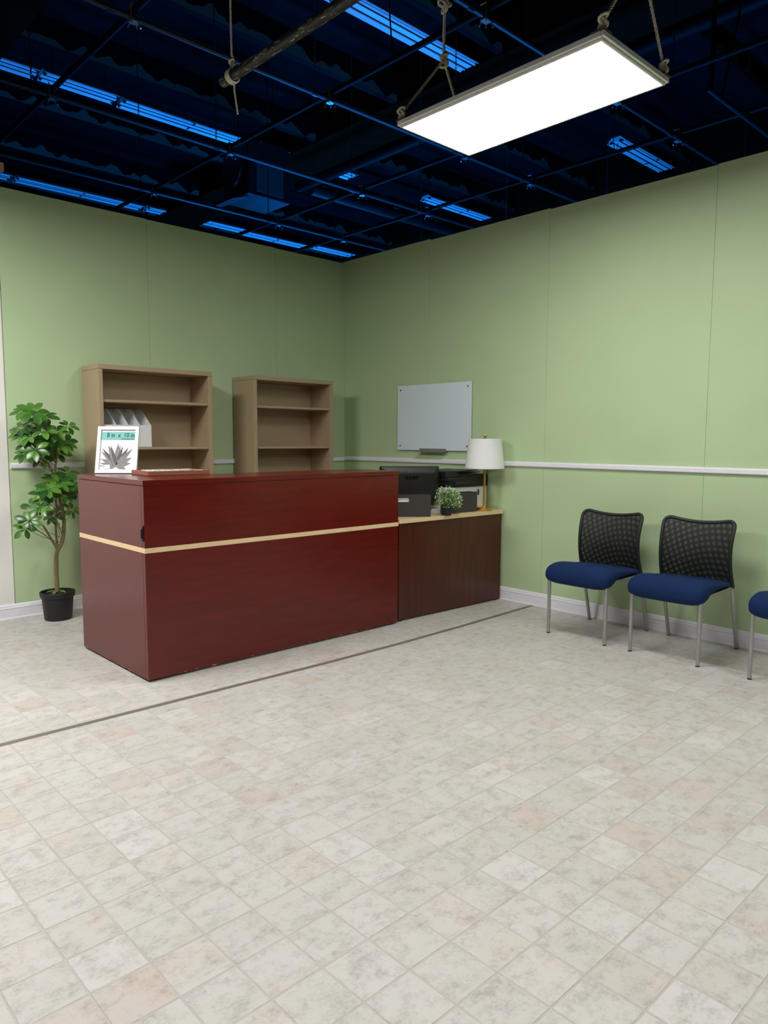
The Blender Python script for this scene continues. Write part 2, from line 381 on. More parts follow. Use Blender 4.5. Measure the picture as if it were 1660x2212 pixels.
# --- walls: 4 ft flats side by side
wl = struct(bpy.data.objects.new('wall_left', None)); COL.objects.link(wl)
def flat_x(x0, x1, top, mat, y=0.0, **kw): return box('wall_panel', mat, wl, x0+0.0008, x1-0.0008, y, y+0.03, 0.0, top, ch=0.001, **kw)
flat_x(-0.825, 0.0, 3.048, 'green'); flat_x(-2.066, -0.825, 3.052, 'green'); flat_x(-3.166, -2.066, 3.056, 'green')
flat_x(-4.40, -3.169, 3.05, 'white_flat', y=-0.008, label='plain white painted wall flat')
flat_x(-5.64, -4.403, 3.05, 'white_flat', y=-0.008, label='plain white painted wall flat')
wr = struct(bpy.data.objects.new('wall_right', None)); COL.objects.link(wr)
for a, b, t in ((-1.163, 0.0, 3.062), (-2.398, -1.163, 3.052), (-3.64, -2.398, 3.045), (-4.88, -3.64, 3.05), (-6.12, -4.88, 3.05)):
    box('wall_panel', 'green', wr, 0.0, 0.03, a+0.0007, b-0.0007+(0.03 if b == 0 else 0), 0.0, t, ch=0.0007)
# --- chair rail and skirting
def rail_prof(z): return [(0, z), (-0.014, z), (-0.02, z+0.006), (-0.02, z+0.030), (-0.013, z+0.038), (0, z+0.040)]
def skirt_prof(): return [(0, 0), (-0.020, 0), (-0.020, 0.008), (-0.014, 0.012), (-0.014, 0.074), (-0.017, 0.080), (-0.013, 0.088), (-0.012, 0.098), (-0.006, 0.108), (0, 0.108)]
def run_x(name, prof, x0, x1, y=0.0, **kw):
    bm = B(); add_prism(bm, [(p[0]+y, p[1]) for p in prof], x0, x1, 0); return struct(obj(name, bm, 'trim', **kw))
def run_y(name, prof, y0, y1):
    bm = B(); A = [bm.verts.new((p[0], y0, p[1])) for p in prof]; Bv = [bm.verts.new((p[0], y1, p[1])) for p in prof]; n = len(prof)
    for i in range(n): bm.faces.new((A[i], A[(i+1) % n], Bv[(i+1) % n], Bv[i]))
    bm.faces.new(A); bm.faces.new(Bv[::-1]); return struct(obj(name, bm, 'trim'))
run_x('trim_1', rail_prof(1.095), -3.155, -0.001); run_y('trim_2', rail_prof(1.104), -6.1, -0.021)
run_x('baseboard_left', skirt_prof(), -5.6, -0.001, y=-0.008); run_y('baseboard_right', skirt_prof(), -6.1, -0.03)

# --- hall shell behind and above the set
ceil = struct(box('ceiling', 'black_deck', None, -14, 18, -14, 22, 6.62, 6.75, ch=0))
struct(box('wall_hall_back', 'hall', None, -14, 18, 21.8, 22, -0.06, 6.62, ch=0))
struct(box('wall_hall_right', 'hall', None, 17.8, 18, -14, 21.8, -0.06, 6.62, ch=0))
for x0, x1 in ((-2.75, -1.72), (2.66, 3.62), (7.85, 8.8), (13.0, 13.95)):
    box('girder', 'girder', ceil, x0, x1, -14, 21.7, 5.98, 6.62, ch=0.01)
for k in range(-2, 9):
    yb = 0.2+1.83*k
    for x0, x1 in ((-7.0, -2.76), (-1.71, 2.65), (3.63, 7.84), (8.81, 12.99)):
        L = x1-x0; o = box('purlin', 'purlin', ceil, -L/2, L/2, -0.045, 0.045, -0.17, 0.15, ch=0.004); o.location = ((x0+x1)/2, yb, 6.17)

# ================================================================== FURNITURE
# --- reception desk
DX0, DX1, DY0, DY1 = -3.10, -1.215, -2.02, -1.12
t = thing('reception_desk', 'tall red mahogany reception desk with pale band around its middle', 'desk', (0, 0, 0))
box('side_panel', 'mahogany', t, DX0, DX0+0.03, DY0+0.03, DY1, 0.012, 0.705, ch=0.0015)
box('side_panel', 'mahogany', t, DX1-0.03, DX1, DY0+0.03, DY1, 0.012, 0.705, ch=0.0015)
box('front_panel', 'mahogany', t, DX0, DX1, DY0, DY0+0.029, 0.012, 0.705, ch=0.0015)
box('worktop', 'maple', t, DX0-0.002, DX1+0.002, DY0-0.002, DY1, 0.706, 0.733, ch=0.0015, label='worktop with pale maple edge')
box('upper_side_panel', 'mahogany', t, DX0, DX0+0.028, DY0+0.03, DY1, 0.734, 1.066, ch=0.0015)
box('upper_side_panel', 'mahogany', t, DX1-0.028, DX1, DY0+0.03, -1.60, 0.734, 1.066, ch=0.0015)
box('upper_front_panel', 'mahogany', t, DX0, DX1, DY0, DY0+0.029, 0.734, 1.066, ch=0.0015)
bm = B(); add_prism(bm, [(DX0-0.003, DY0-0.003), (DX1+0.003, DY0-0.003), (DX1+0.003, -1.58), (-2.62, -1.58), (-2.62, DY1-0.003), (DX0-0.003, DY1-0.003)], 1.068, 1.095, 2)
bmesh.ops.bevel(bm, geom=bm.edges[:], offset=0.0018, segments=1, affect='EDGES'); obj('countertop', bm, 'mahogany', t)
bm = B(); add_box(bm, DX0-0.007, DX0-0.0005, -2.014, -1.992, 0.770, 0.855, 0.003); add_box(bm, DX0-0.014, DX0-0.006, -2.008, -1.998, 0.785, 0.84, 0.003)
obj('latch', bm, 'black', t, label='small black latch on the corner')
for x, y in ((DX0+0.05, DY1-0.05), (DX0+0.05, DY0+0.05), (DX1-0.05, DY0+0.05), (DX1-0.05, DY1-0.05)):
    bm = B(); add_lathe(bm, [(0.02, 0.0), (0.02, 0.008), (0.008, 0.009), (0.008, 0.03)], (x, y, 0), 12, True, True); obj('glide_foot', bm, 'black', t)
# --- lower return desk against the right wall
WX0, WX1 = -1.178, -0.022
t = thing('return_desk', 'low dark walnut desk with pale maple top against the right wall', 'desk', (0, 0, 0))
ang = -0.025
wp = Matrix.Translation((WX0, -2.003, 0)) @ Matrix.Rotation(ang, 4, 'Z')
L = (WX1-WX0)/math.cos(ang)
def wbox(name, mat, *d, **kw):
    bm = B(); add_box(bm, *d, ch=0.0015, mat=wp); return obj(name, bm, mat, t, **kw)
wbox('front_panel', 'walnut', 0.018, L-0.03, 0.012, 0.032, 0.012, 0.714)
wbox('end_panel', 'walnut', -0.006, 0.018, 0.006, 0.58, 0.012, 0.714)
wbox('end_panel', 'walnut', L-0.030, L-0.006, 0.012, 0.58, 0.012, 0.714)
wbox('worktop', 'maple', -0.008, L-0.002, 0.0, 0.66, 0.716, 0.745, label='pale maple worktop')
for x in (0.04, L-0.05):
    for y in (0.04, 0.53):
        q = wp @ V(x, y, 0); bm = B(); add_lathe(bm, [(0.016, 0.0), (0.016, 0.009), (0.008, 0.01), (0.008, 0.03)], (q.x, q.y, 0), 12, True, True); obj('glide_foot', bm, 'black', t)
WT = 0.7455

# --- bookcases
def bookcase(x0, x1, yf, top, label):
    t = thing('bookcase', label, 'bookcase', (0, 0, 0), 0, 'tan bookcases on the left wall'); th = 0.034; yb = -0.022
    box('side_panel', 'tan', t, x0, x0+th, yf, yb, 0, top-th-0.001); box('side_panel', 'tan', t, x1-th, x1, yf, yb, 0, top-th-0.001)
    box('top_panel', 'tan', t, x0, x1, yf, yb, top-th, top)
    box('back_panel', 'tan', t, x0+th+0.0005, x1-th-0.0005, yb-0.02, yb-0.004, 0.06, top-th-0.002)
    for z in (0.07, 0.545, 0.90, 1.25, 1.602):
        box('shelf', 'tan', t, x0+th+0.001, x1-th-0.001, yf+0.012, yb-0.021, z-0.02, z)
    box('kick_plate', 'tan', t, x0+th+0.001, x1-th-0.001, yf+0.02, yf+0.035, 0, 0.048)
    bm = B()
    for xs, sg in ((x0+th, 1), (x1-th, -1)):
        for yy in (yf+0.06, yb-0.07):
            for z in [0.7+0.064*k for k in range(18)]:
                add_box(bm, xs, xs+sg*0.0006, yy-0.0025, yy+0.0025, z-0.0025, z+0.0025)
    obj('shelf_pin_holes', bm, 'black', t, kind='stuff')
    return t
bookcase(-2.632, -1.697, -0.335, 1.855, 'tan bookcase behind the desk with white magazine files on it')
bookcase(-1.305, -0.432, -0.345, 1.853, 'empty tan bookcase nearest the room corner')
# --- magazine files on the shelf
names = ['leftmost', 'second from left', 'third from left', 'rightmost']
for k in range(4):
    x0 = -2.594+k*0.0925; x1 = x0+0.0905; yf, yb, zb = -0.322, -0.062, 1.2508; zf, zt = zb+0.165, zb+0.292
    t = thing('magazine_file', 'white magazine file on the bookcase shelf, %s of the row of four' % names[k], 'magazine file', (0, 0, 0), 0, 'white magazine files on the bookcase shelf')
    box('front_panel', 'white', t, x0, x1, yf, yf+0.003, zb, zf, ch=0.0006)
    box('back_panel', 'white', t, x0, x1, yb-0.003, yb, zb, zt, ch=0.0006)
    box('base_panel', 'white', t, x0+0.003, x1-0.003, yf+0.0035, yb-0.0035, zb, zb+0.003, ch=0.0006)
    for xs in (x0, x1-0.0025):
        bm = B(); add_prism(bm, [(yf+0.0033, zb), (yb-0.0033, zb), (yb-0.0033, zt), (yb-0.085, zt), (yf+0.0033, zf)], xs, xs+0.0025, 0); obj('side_panel', bm, 'white', t)

# --- picture frame on the counter
t = thing('picture_frame', 'white picture frame with succulent insert reading 8in x 10in', 'picture frame', (-2.900, -1.217, 1.0955), -math.radians(41))
tilt = Matrix.Rotation(-math.radians(17.5), 4, 'X')
FW, FH, fb_ = 0.256, 0.306, 0.0215
def fpart(name, mat, *d, ch=0.0012, **kw):
    bm = B(); add_box(bm, *d, ch=ch, mat=tilt); return obj(name, bm, mat, t, **kw)
fpart('frame_rail', 'white', -FW/2, FW/2, -0.012, 0.006, 0.0005, fb_); fpart('frame_rail', 'white', -FW/2, FW/2, -0.012, 0.006, FH-fb_, FH)
fpart('frame_stile', 'white', -FW/2, -FW/2+fb_, -0.012, 0.006, fb_+0.0003, FH-fb_-0.0003); fpart('frame_stile', 'white', FW/2-fb_, FW/2, -0.012, 0.006, fb_+0.0003, FH-fb_-0.0003)
iw, z0, z1 = FW/2-fb_, fb_, FH-fb_
M['teal'] = plain('teal_print', lin(128, 194, 184), 0.7, vary=0.01); M['teal_ink'] = plain('dark_teal_print', lin(24, 78, 84), 0.7, vary=0.01)
def mat_print():
    g = NT('grey_succulent_print'); n = g.noise(g.pos(True), 260, 3, 0.7)
    r = g.ramp(n.outputs[0], [(0.3, lin(104, 104, 104)), (0.55, lin(138, 138, 138)), (0.68, lin(205, 205, 205))]); g.l(r.outputs[0], g.b.inputs['Base Color']); g.b.inputs['Roughness'].default_value = 0.7; return g.m
M['print'] = mat_print(); M['print2'] = plain('dark_grey_print', lin(92, 92, 92), 0.7, vary=0.1); M['ink'] = plain('grey_ink', lin(80, 80, 86), 0.7, vary=0.01)
ins = fpart('insert_sheet', 'paper', -iw, iw, -0.0015, 0.0, z0, z1, ch=0)
fpart('backing_board', 'black', -iw, iw, 0.0005, 0.004, z0, z1, ch=0)
def spart(name, mat, bm): return obj(name, bm, mat, ins)
bm = B(); add_box(bm, -iw, iw, -0.0021, -0.0016, z1-0.066, z1-0.012, mat=tilt); spart('teal_band', 'teal', bm)
def tmat(x, z): return tilt @ Matrix.Translation((x, -0.0024, z)) @ Matrix.Rotation(PI/2, 4, 'X')
text_mesh('size_text', '8 in  x  10 in', 0.042, 'teal_ink', ins, tmat(iw-0.006, z1-0.047), 'RIGHT', sx=0.80)
text_mesh('caption_text', 'wall and tabletop frame', 0.0098, 'teal_ink', ins, tmat(iw-0.008, z1-0.061), 'RIGHT', sx=0.86)
cx0, cz0 = 0.0, z0+0.035
tips = [(-0.105, 0.075, .016), (-0.103, 0.125, .018), (-0.098, 0.145, .012), (-0.060, 0.163, .02), (-0.045, 0.163, .012), (0.002, 0.178, .02), (0.016, 0.166, .013), (0.032, 0.158, .013), (0.068, 0.150, .014), (0.094, 0.142, .017), (0.092, 0.083, .02), (0.088, 0.045, .02), (-0.104, 0.045, .016), (0.06, 0.006, .018), (-0.08, 0.008, .016)]
bm = B(); bm2 = B()
for k, (tx, tz, hw) in enumerate(tips):
    d = V(tx-cx0, 0, z0+tz-cz0); nn = V(-d.z, 0, d.x).normalized(); dep = -0.0018-0.00004*(k % 5)
    base = V(cx0, dep, cz0)
    pts = [base-nn*hw*0.6, base+d*0.35-nn*hw, base+d*0.7-nn*hw*0.55, base+d, base+d*0.7+nn*hw*0.55, base+d*0.35+nn*hw, base+nn*hw*0.6]
    pts = [V(max(-iw+0.002, min(iw-0.002, p.x)), p.y, max(z0+0.002, p.z)) for p in pts]
    tgt = bm2 if k in (2, 4, 7, 8) else bm
    tgt.faces.new([tgt.verts.new(tilt @ p) for p in pts])
spart('printed_succulent', 'print', bm); spart('printed_leaf', 'print2', bm2)
bm = B(); add_box(bm, -iw+0.001, -iw+0.066, -0.0026, -0.0022, z0+0.010, z0+0.036, mat=tilt); spart('print_label', 'paper', bm)
text_mesh('label_text', 'MATS', 0.011, 'ink', ins, tilt @ Matrix.Translation((-iw+0.006, -0.0029, z0+0.024)) @ Matrix.Rotation(PI/2, 4, 'X'), 'LEFT')
bm = B(); st = Matrix.Translation((0, 0.112, 0)) @ Matrix.Rotation(math.radians(11), 4, 'X'); add_box(bm, -0.035, 0.035, 0.0, 0.003, 0.001, 0.18, 0.0008, mat=st); obj('easel_leg', bm, 'black', t)

# --- flat brown box on the counter
t = thing('flat_wooden_box', 'flat brown wooden box with patterned paper top on the counter', 'box', (-2.871, -1.601, 1.0955), -math.radians(3.5)); x0, x1, y0, y1, z0 = 0.0, 0.395, 0.0, 0.262, 0.0
box('base_panel', 'brownbox', t, x0+0.012, x1-0.012, y0+0.012, y1-0.012, z0, z0+0.02)
box('rim', 'brownbox', t, x0, x1, y0, y0+0.0115, z0, z0+0.027); box('rim', 'brownbox', t, x0, x1, y1-0.0115, y1, z0, z0+0.027)
box('rim', 'brownbox', t, x0, x0+0.0115, y0+0.012, y1-0.012, z0, z0+0.027); box('rim', 'brownbox', t, x1-0.0115, x1, y0+0.012, y1-0.012, z0, z0+0.027)
def mat_pat():
    g = NT('patterned_paper'); n = g.noise(g.pos(True), 14, 4, 0.6)
    r = g.ramp(n.outputs[0], [(0.4, lin(120, 80, 70)), (0.46, lin(236, 236, 238)), (0.56, lin(236, 236, 238)), (0.6, lin(130, 130, 138)), (0.66, lin(240, 240, 240))]); g.l(r.outputs[0], g.b.inputs['Base Color']); return g.m
M['pattern'] = mat_pat(); box('paper_top', 'pattern', t, x0+0.05, x1-0.03, y0+0.03, y1-0.03, z0+0.0202, z0+0.0275, ch=0.0008)

# --- potted schefflera by the left wall
PX, PY = -2.945, -0.235
t = thing('potted_plant', 'tall artificial umbrella plant in a black pot by the left wall', 'plant', (0, 0, 0))
bm = B(); add_lathe(bm, [(0.0, 0.004), (0.088, 0.0), (0.094, 0.004), (0.108, 0.165), (0.116, 0.166), (0.118, 0.170), (0.121, 0.202), (0.119, 0.205), (0.112, 0.204), (0.108, 0.17), (0.1, 0.16)], (PX, PY, 0.0005), 40); obj('pot', bm, 'pot', t, smooth=True)
bm = B(); add_lathe(bm, [(0.0, 0.176), (0.05, 0.178), (0.108, 0.168)], (PX, PY, 0), 24); obj('soil', bm, 'soil', t, smooth=True)
def bez(pts, n=6):
    out = []
    P_ = [Vector(p) for p in pts]
    P_ = [2*P_[0]-P_[1]]+P_+[2*P_[-1]-P_[-2]]
    for i in range(1, len(P_)-2):
        for k in range(n):
            s = k/n; a, b, c, d = P_[i-1:i+3]
            out.append(0.5*((2*b)+(-a+c)*s+(2*a-5*b+4*c-d)*s*s+(-a+3*b-3*c+d)*s**3))
    out.append(P_[-2]); return out
def stem(name, pts, r0, r1):
    p = bez(pts); rs = [r0+(r1-r0)*i/(len(p)-1) for i in range(len(p))]; tube(name, 'bark', t, p, rs, 8)
stem('trunk', [(PX, PY, 0.17), (-2.947, PY, 0.357), (-2.937, PY, 0.486), (-2.899, PY, 0.559), (-2.880, PY, 0.66), (-2.883, PY, 0.773), (-2.90, PY, 0.86), (-2.92, -0.23, 1.0)], 0.0175, 0.010)
stem('branch', [(-2.93, PY, 0.50), (-2.984, PY, 0.613), (-3.038, PY, 0.708), (-3.10, -0.25, 0.735)], 0.010, 0.004)
stem('branch', [(-2.932, PY, 0.50), (-2.933, -0.22, 0.662), (-2.917, -0.2, 0.851), (-2.944, -0.22, 1.085), (-3.02, -0.24, 1.18)], 0.009, 0.005)
stem('branch', [(-2.92, -0.23, 0.98), (-2.93, -0.25, 1.09), (-2.914, -0.25, 1.212), (-2.93, -0.25, 1.36)], 0.009, 0.004)
stem('branch', [(-2.944, -0.25, 1.085), (-3.021, -0.27, 1.145), (-3.094, -0.26, 1.22), (-3.10, -0.24, 1.40)], 0.006, 0.003)
stem('branch', [(-2.885, PY, 0.72), (-2.86, -0.27, 0.80), (-2.82, -0.26, 0.88)], 0.006, 0.003)
stem('branch', [(-2.96, PY, 0.57), (-3.06, -0.26, 0.655), (-3.14, -0.28, 0.69)], 0.004, 0.0025)
stem('branch', [(-2.90, -0.25, 0.62), (-2.94, -0.27, 0.72), (-2.98, -0.28, 0.83)], 0.005, 0.003)
def leaf_mesh():
    bm = B(); N = 7; rows = []
    for i in range(N+1):
        s = i/N; wv = 0.225*math.sin(PI*min(1, s*0.95+0.02)**1.18)**0.8 if 0 < i < N else (0.02 if i == 0 else 0.0)
        z = -0.22*s*s; rows.append([bm.verts.new((0.12+s*0.88, e*wv, z+abs(e)*wv*0.25)) for e in (-1, 0, 1)])
    for a, b in zip(rows, rows[1:]):
        for k in range(2): bm.faces.new((a[k], a[k+1], b[k+1], b[k]))
    add_tube(bm, [(0, 0, 0.0), (0.13, 0, 0.0)], 0.012, 4, caps=False)
    bmesh.ops.remove_doubles(bm, verts=bm.verts[:], dist=1e-4)
    me = bpy.data.meshes.new('leaf'); bm.to_mesh(me); bm.free(); me.materials.append(M['leaf'])
    for p in me.polygons: p.use_smooth = True
    return me
lm = leaf_mesh()
CL = [(-3.117, 1.489), (-2.987, 1.449), (-3.085, 1.338), (-2.822, 1.404), (-3.127, 1.261), (-2.943, 1.279), (-3.015, 1.172), (-3.048, 1.491), (-3.150, 1.373), (-2.911, 1.361), (-2.878, 1.272), (-3.135, 1.2), (-2.85, 1.06), (-2.947, 1.018), (-2.785, 0.989), (-2.902, 0.941), (-2.864, 0.894), (-3.012, 0.912), (-3.08, 0.83), (-2.95, 0.754), (-3.107, 0.739), (-3.140, 0.687), (-2.823, 0.792), (-3.033, 0.835), (-3.044, 1.243), (-3.150, 1.323), (-2.85, 1.285), (-2.99, 1.37), (-3.05, 1.40), (-2.90, 1.00), (-2.82, 0.93), (-2.97, 0.96), (-2.95, 1.33), (-2.91, 1.22), (-2.98, 1.28), (-3.07, 1.29), (-2.84, 1.02)]
rl = random.Random(11); tocam = (CAM-V(-2.95, -0.25, 1.1)); tocam.z = 0; tocam.normalize()
stems = B()
for ci, (cx, cz) in enumerate(CL):
    cy = -0.27 + rl.uniform(-0.13, 0.10); kx = (cy+0.25)*0.42
    c = V(cx+kx, cy, cz+rl.uniform(-0.01, 0.01))
    mid = V(-2.95, -0.25, 1.25 if cz > 1.12 else 0.85); out = (c-mid)
    nrm = (out.normalized()*0.5 + tocam*0.75 + V(0, 0, 0.75) + V(rl.uniform(-.3, .3), rl.uniform(-.3, .3), rl.uniform(-.2, .2))).normalized()
    nl = 8 if ci % 3 else 7; size = rl.uniform(0.088, 0.112)
    if ci in (3, 21, 22): nl = 6; size *= 0.85
    ax = nrm.cross(V(0, 0, 1)).normalized(); ay = nrm.cross(ax); ph = rl.uniform(0, 6.28)
    q = V(-2.93, -0.25, cz-0.14) if cz > 1.12 else V(-2.91, -0.235, max(0.56, cz-0.14))
    p = bez([q, q.lerp(c, 0.55)+V(0, 0, -0.012), c], 3); add_tube(stems, p, [0.0026, 0.0024, 0.0022, 0.002, 0.0018, 0.0016, 0.0015][:len(p)], 5)
    for k in range(nl):
        a = ph+2*PI*k/nl+rl.uniform(-.15, .15); d = (ax*math.cos(a)+ay*math.sin(a)+nrm*rl.uniform(0.05, 0.3)).normalized()
        sd = nrm.cross(d).normalized(); up = d.cross(sd); s = size*rl.uniform(0.82, 1.1)
        tip = c+d*s
        if tip.y > -0.025: d = (d+V(0, -0.9, 0)).normalized(); sd = nrm.cross(d).normalized(); up = d.cross(sd)
        if (c+d*s).x > DX0-0.03 and (c+d*s).y < DY1+0.02: continue
        o = bpy.data.objects.new('leaf', lm); COL.objects.link(o); o.parent = t
        o.matrix_local = Matrix(((d.x*s, sd.x*s, up.x*s, c.x), (d.y*s, sd.y*s, up.y*s, c.y), (d.z*s, sd.z*s, up.z*s, c.z), (0, 0, 0, 1)))
obj('leaf_stems', stems, 'bark', t, smooth=True)
for k in range(5):
    a = 0.4+k*1.2; d = V(math.cos(a), math.sin(a), 0.12).normalized(); sd = V(0, 0, 1).cross(d).normalized(); up = d.cross(sd); s = 0.075
    o = bpy.data.objects.new('leaf', lm); COL.objects.link(o); o.parent = t
    o.matrix_local = Matrix(((d.x*s, sd.x*s, up.x*s, PX), (d.y*s, sd.y*s, up.y*s, PY), (d.z*s, sd.z*s, up.z*s, 0.205), (0, 0, 0, 1)))

# --- glass board on the right wall
t = thing('glass_board', 'pale blue frosted glass writing board on the right wall', 'whiteboard', (0, 0, 0))
box('glass_panel', 'glass', t, -0.022, -0.016, -1.676, -0.79, 1.219, 1.806, ch=0.001)
for y in (-0.83, -1.636):
    for z in (1.259, 1.766):
        bm = B(); add_tube(bm, [(-0.026, y, z), (-0.0005, y, z)], 0.0075, 14); obj('standoff_bolt', bm, 'chrome', t, smooth=True)
bm = B(); add_prism(bm, [(-0.075, 1.204), (-0.022, 1.204), (-0.022, 1.236), (-0.0255, 1.236), (-0.0255, 1.2075), (-0.071, 1.2075), (-0.071, 1.219), (-0.075, 1.219)], 0, 1, 1)
for v in bm.verts: v.co.y = -1.40+v.co.y*0.325
obj('pen_tray', bm, 'steel', t, label='small grey pen tray')

# --- things on the return desk
t = thing('monitor', 'black computer monitor seen from behind on the low desk', 'monitor', (-0.735, -1.66, WT), -math.radians(31))
bm = B(); add_lathe(bm, [(0.0, 0.0), (0.11, 0.0), (0.115, 0.006), (0.1, 0.014), (0.04, 0.018), (0.0, 0.018)], (0, 0.02, 0), 28); 
for v in bm.verts: v.co.x *= 1.15
obj('stand_base', bm, 'black', t, smooth=True)
box('stand_neck', 'black', t, -0.035, 0.035, -0.005, 0.03, 0.012, 0.16, ch=0.006)
bm = B(); MW, z0, z1 = 0.24, 0.05, 0.362
rows = [(MW, z0, z1, 0.03), (MW, z0, z1, 0.012), (MW-0.008, z0+0.008, z1-0.006, -0.004), (MW-0.05, z0+0.04, z1-0.045, -0.026), (MW-0.056, z0+0.046, z1-0.051, -0.027)]
rg = [[bm.verts.new(p) for p in ((-a, y, zl), (a, y, zl), (a, y, zh), (-a, y, zh))] for a, zl, zh, y in rows]
for a, b in zip(rg, rg[1:]):
    for k in range(4): bm.faces.new((a[k], a[(k+1) % 4], b[(k+1) % 4], b[k]))
bm.faces.new(rg[0]); bm.faces.new(rg[-1]); bmesh.ops.bevel(bm, geom=bm.edges[:], offset=0.004, segments=2, affect='EDGES')
case = obj('rear_shell', bm, 'black', t)
box('screen', 'pot', t, -MW+0.012, MW-0.012, 0.0305, 0.032, z0+0.014, z1-0.014, ch=0)
M['logo'] = plain('gloss_black_lettering', lin(8, 8, 8), 0.18)
text_mesh('brand_lettering', 'acer', 0.05, 'logo', case, Matrix.Translation((0.01, -0.0285, 0.262)) @ Matrix.Rotation(PI/2, 4, 'X'), 'CENTER', 0.001, sx=1.3)
def carton(label, cx, cy, rz, wd, dp, ht):
    t = thing('storage_box', label, 'box', (cx, cy, WT), rz, 'charcoal storage boxes on the low desk'); th = 0.003
    bm = B()   # front with hand hole
    hw, hz0, hz1 = 0.046, ht-0.048, ht-0.024; hx = -0.06
    for a in ((-wd/2, hx-hw, 0, ht), (hx+hw, wd/2, 0, ht), (hx-hw, hx+hw, 0, hz0), (hx-hw, hx+hw, hz1, ht)): add_box(bm, a[0], a[1], -dp/2, -dp/2+th, a[2], a[3])
    bmesh.ops.remove_doubles(bm, verts=bm.verts[:], dist=1e-5)
    obj('front_panel', bm, 'carton', t)
    box('back_panel', 'carton', t, -wd/2, wd/2, dp/2-th, dp/2, 0, ht, ch=0.0005)
    for s in (-1, 1): box('side_panel', 'carton', t, s*wd/2, s*(wd/2-th), -dp/2+th+.0002, dp/2-th-.0002, 0, ht, ch=0.0005)
    box('base_panel', 'carton', t, -wd/2+th, wd/2-th, -dp/2+th, dp/2-th, 0, th, ch=0.0005)
    bm = B()   # white plastic surround of the hand hole
    pth = [(hx+sx*(hw-0.012)+0.012*math.cos(a), -dp/2-0.0005, (hz0+hz1)/2+0.012*math.sin(a)) for sx, a0 in ((1, -PI/2), (-1, PI/2)) for a in [a0+PI*k/8 for k in range(9)]]
    add_tube(bm, pth, 0.0022, 6, closed=True); g = obj('handle_rim', bm, 'white', t, smooth=True)
    box('paper_sheets', 'paper', t, -wd/2+0.008, wd/2-0.008, -dp/2+th+0.002, -dp/2+th+0.010, th+0.0005, ht-0.014, ch=0.0005)
    return t
carton('charcoal storage box with white handle slot in front of the monitor', -0.945, -1.868, -math.radians(38), 0.30, 0.10, 0.160)
carton('charcoal storage box behind the small flowering plant', -0.440, -1.915, -math.radians(1.5), 0.335, 0.085, 0.157)
# --- small plant
t = thing('small_potted_plant', 'small bushy flowering plant in a black pot on the low desk', 'plant', (-0.690, -2.008, WT), 0)
bm = B(); add_lathe(bm, [(0.0, 0.002), (0.033, 0.0), (0.035, 0.003), (0.042, 0.072), (0.0435, 0.074), (0.0435, 0.082), (0.040, 0.082), (0.038, 0.066), (0.0, 0.066)], (0, 0, 0), 28); obj('pot', bm, 'pot', t, smooth=True)
bm = B(); bw = B(); rp = random.Random(3)
for k in range(1500):
    a = rp.uniform(0, 2*PI); ph = math.acos(rp.uniform(-0.42, 1)); rr = 0.112*rp.uniform(0.45, 1.02)**0.6
    c = V(rr*math.sin(ph)*math.cos(a), rr*math.sin(ph)*math.sin(a), 0.105+rr*math.cos(ph)*0.98)
    if c.y > 0.035 and c.z < 0.18: continue
    if c.z < 0.078 and c.xy.length < 0.05: continue
    d = (c-V(0, 0, 0.07)).normalized()+V(rp.uniform(-.7, .7), rp.uniform(-.7, .7), rp.uniform(-.5, .7)); d.normalize()
    s_ = d.cross(V(rp.uniform(-1, 1), rp.uniform(-1, 1), rp.uniform(-1, 1))).normalized(); L_ = rp.uniform(0.010, 0.018); w_ = L_*0.3
    tg = bw if (rr > 0.088 and rp.random() < 0.45) else bm
    if tg is bw: L_ *= 0.75; w_ = L_*0.5
    tg.faces.new([tg.verts.new(q) for q in (c, c+d*L_*0.5+s_*w_, c+d*L_, c+d*L_*0.5-s_*w_)])
for k in range(40):
    a = rp.uniform(0, 2*PI); ph = rp.uniform(0, 1.4); add_tube(bm, [(0, 0, 0.06), (0.09*math.sin(ph)*math.cos(a)*0.6, 0.09*math.sin(ph)*math.sin(a)*0.5, 0.1), (0.10*math.sin(ph)*math.cos(a), min(0.04, 0.10*math.sin(ph)*math.sin(a)), 0.105+0.1*math.cos(ph))], 0.001, 3, caps=False)
obj('foliage', bm, 'sprig', t, kind='stuff'); obj('white_blooms', bw, 'bloom', t, kind='stuff')
# --- table lamp
t = thing('table_lamp', 'brass table lamp with white drum shade on the low desk', 'lamp', (-0.180, -1.957, WT))
bm = B(); add_lathe(bm, [(0.0, 0.0), (0.068, 0.0), (0.070, 0.003), (0.070, 0.026), (0.067, 0.029), (0.014, 0.029), (0.012, 0.038), (0.0, 0.038)], (0, 0, 0), 40); obj('base', bm, 'brass', t, smooth=True)
bm = B(); add_lathe(bm, [(0.009, 0.024), (0.009, 0.40), (0.014, 0.401), (0.014, 0.46), (0.0, 0.461)], (0, 0, 0), 20); obj('stem', bm, 'brass', t, smooth=True)
bm = B(); add_lathe(bm, [(0.0, 0.566), (0.007, 0.568), (0.006, 0.584), (0.011, 0.592), (0.0135, 0.603), (0.010, 0.613), (0.0, 0.618)], (0, 0, 0), 20); obj('finial', bm, 'brass', t, smooth=True)
bm = B(); add_lathe(bm, [(0.158, 0.340), (0.159, 0.343), (0.158, 0.352), (0.1575, 0.353), (0.1335, 0.566), (0.1345, 0.567), (0.133, 0.578), (0.131, 0.578), (0.131, 0.574), (0.155, 0.342), (0.158, 0.340)], (0, 0, 0), 56); obj('shade', bm, 'shade', t, smooth=True)
bm = B(); add_tube(bm, [(0.130*math.cos(2*PI*k/40), 0.130*math.sin(2*PI*k/40), 0.57) for k in range(40)], 0.002, 6, closed=True)
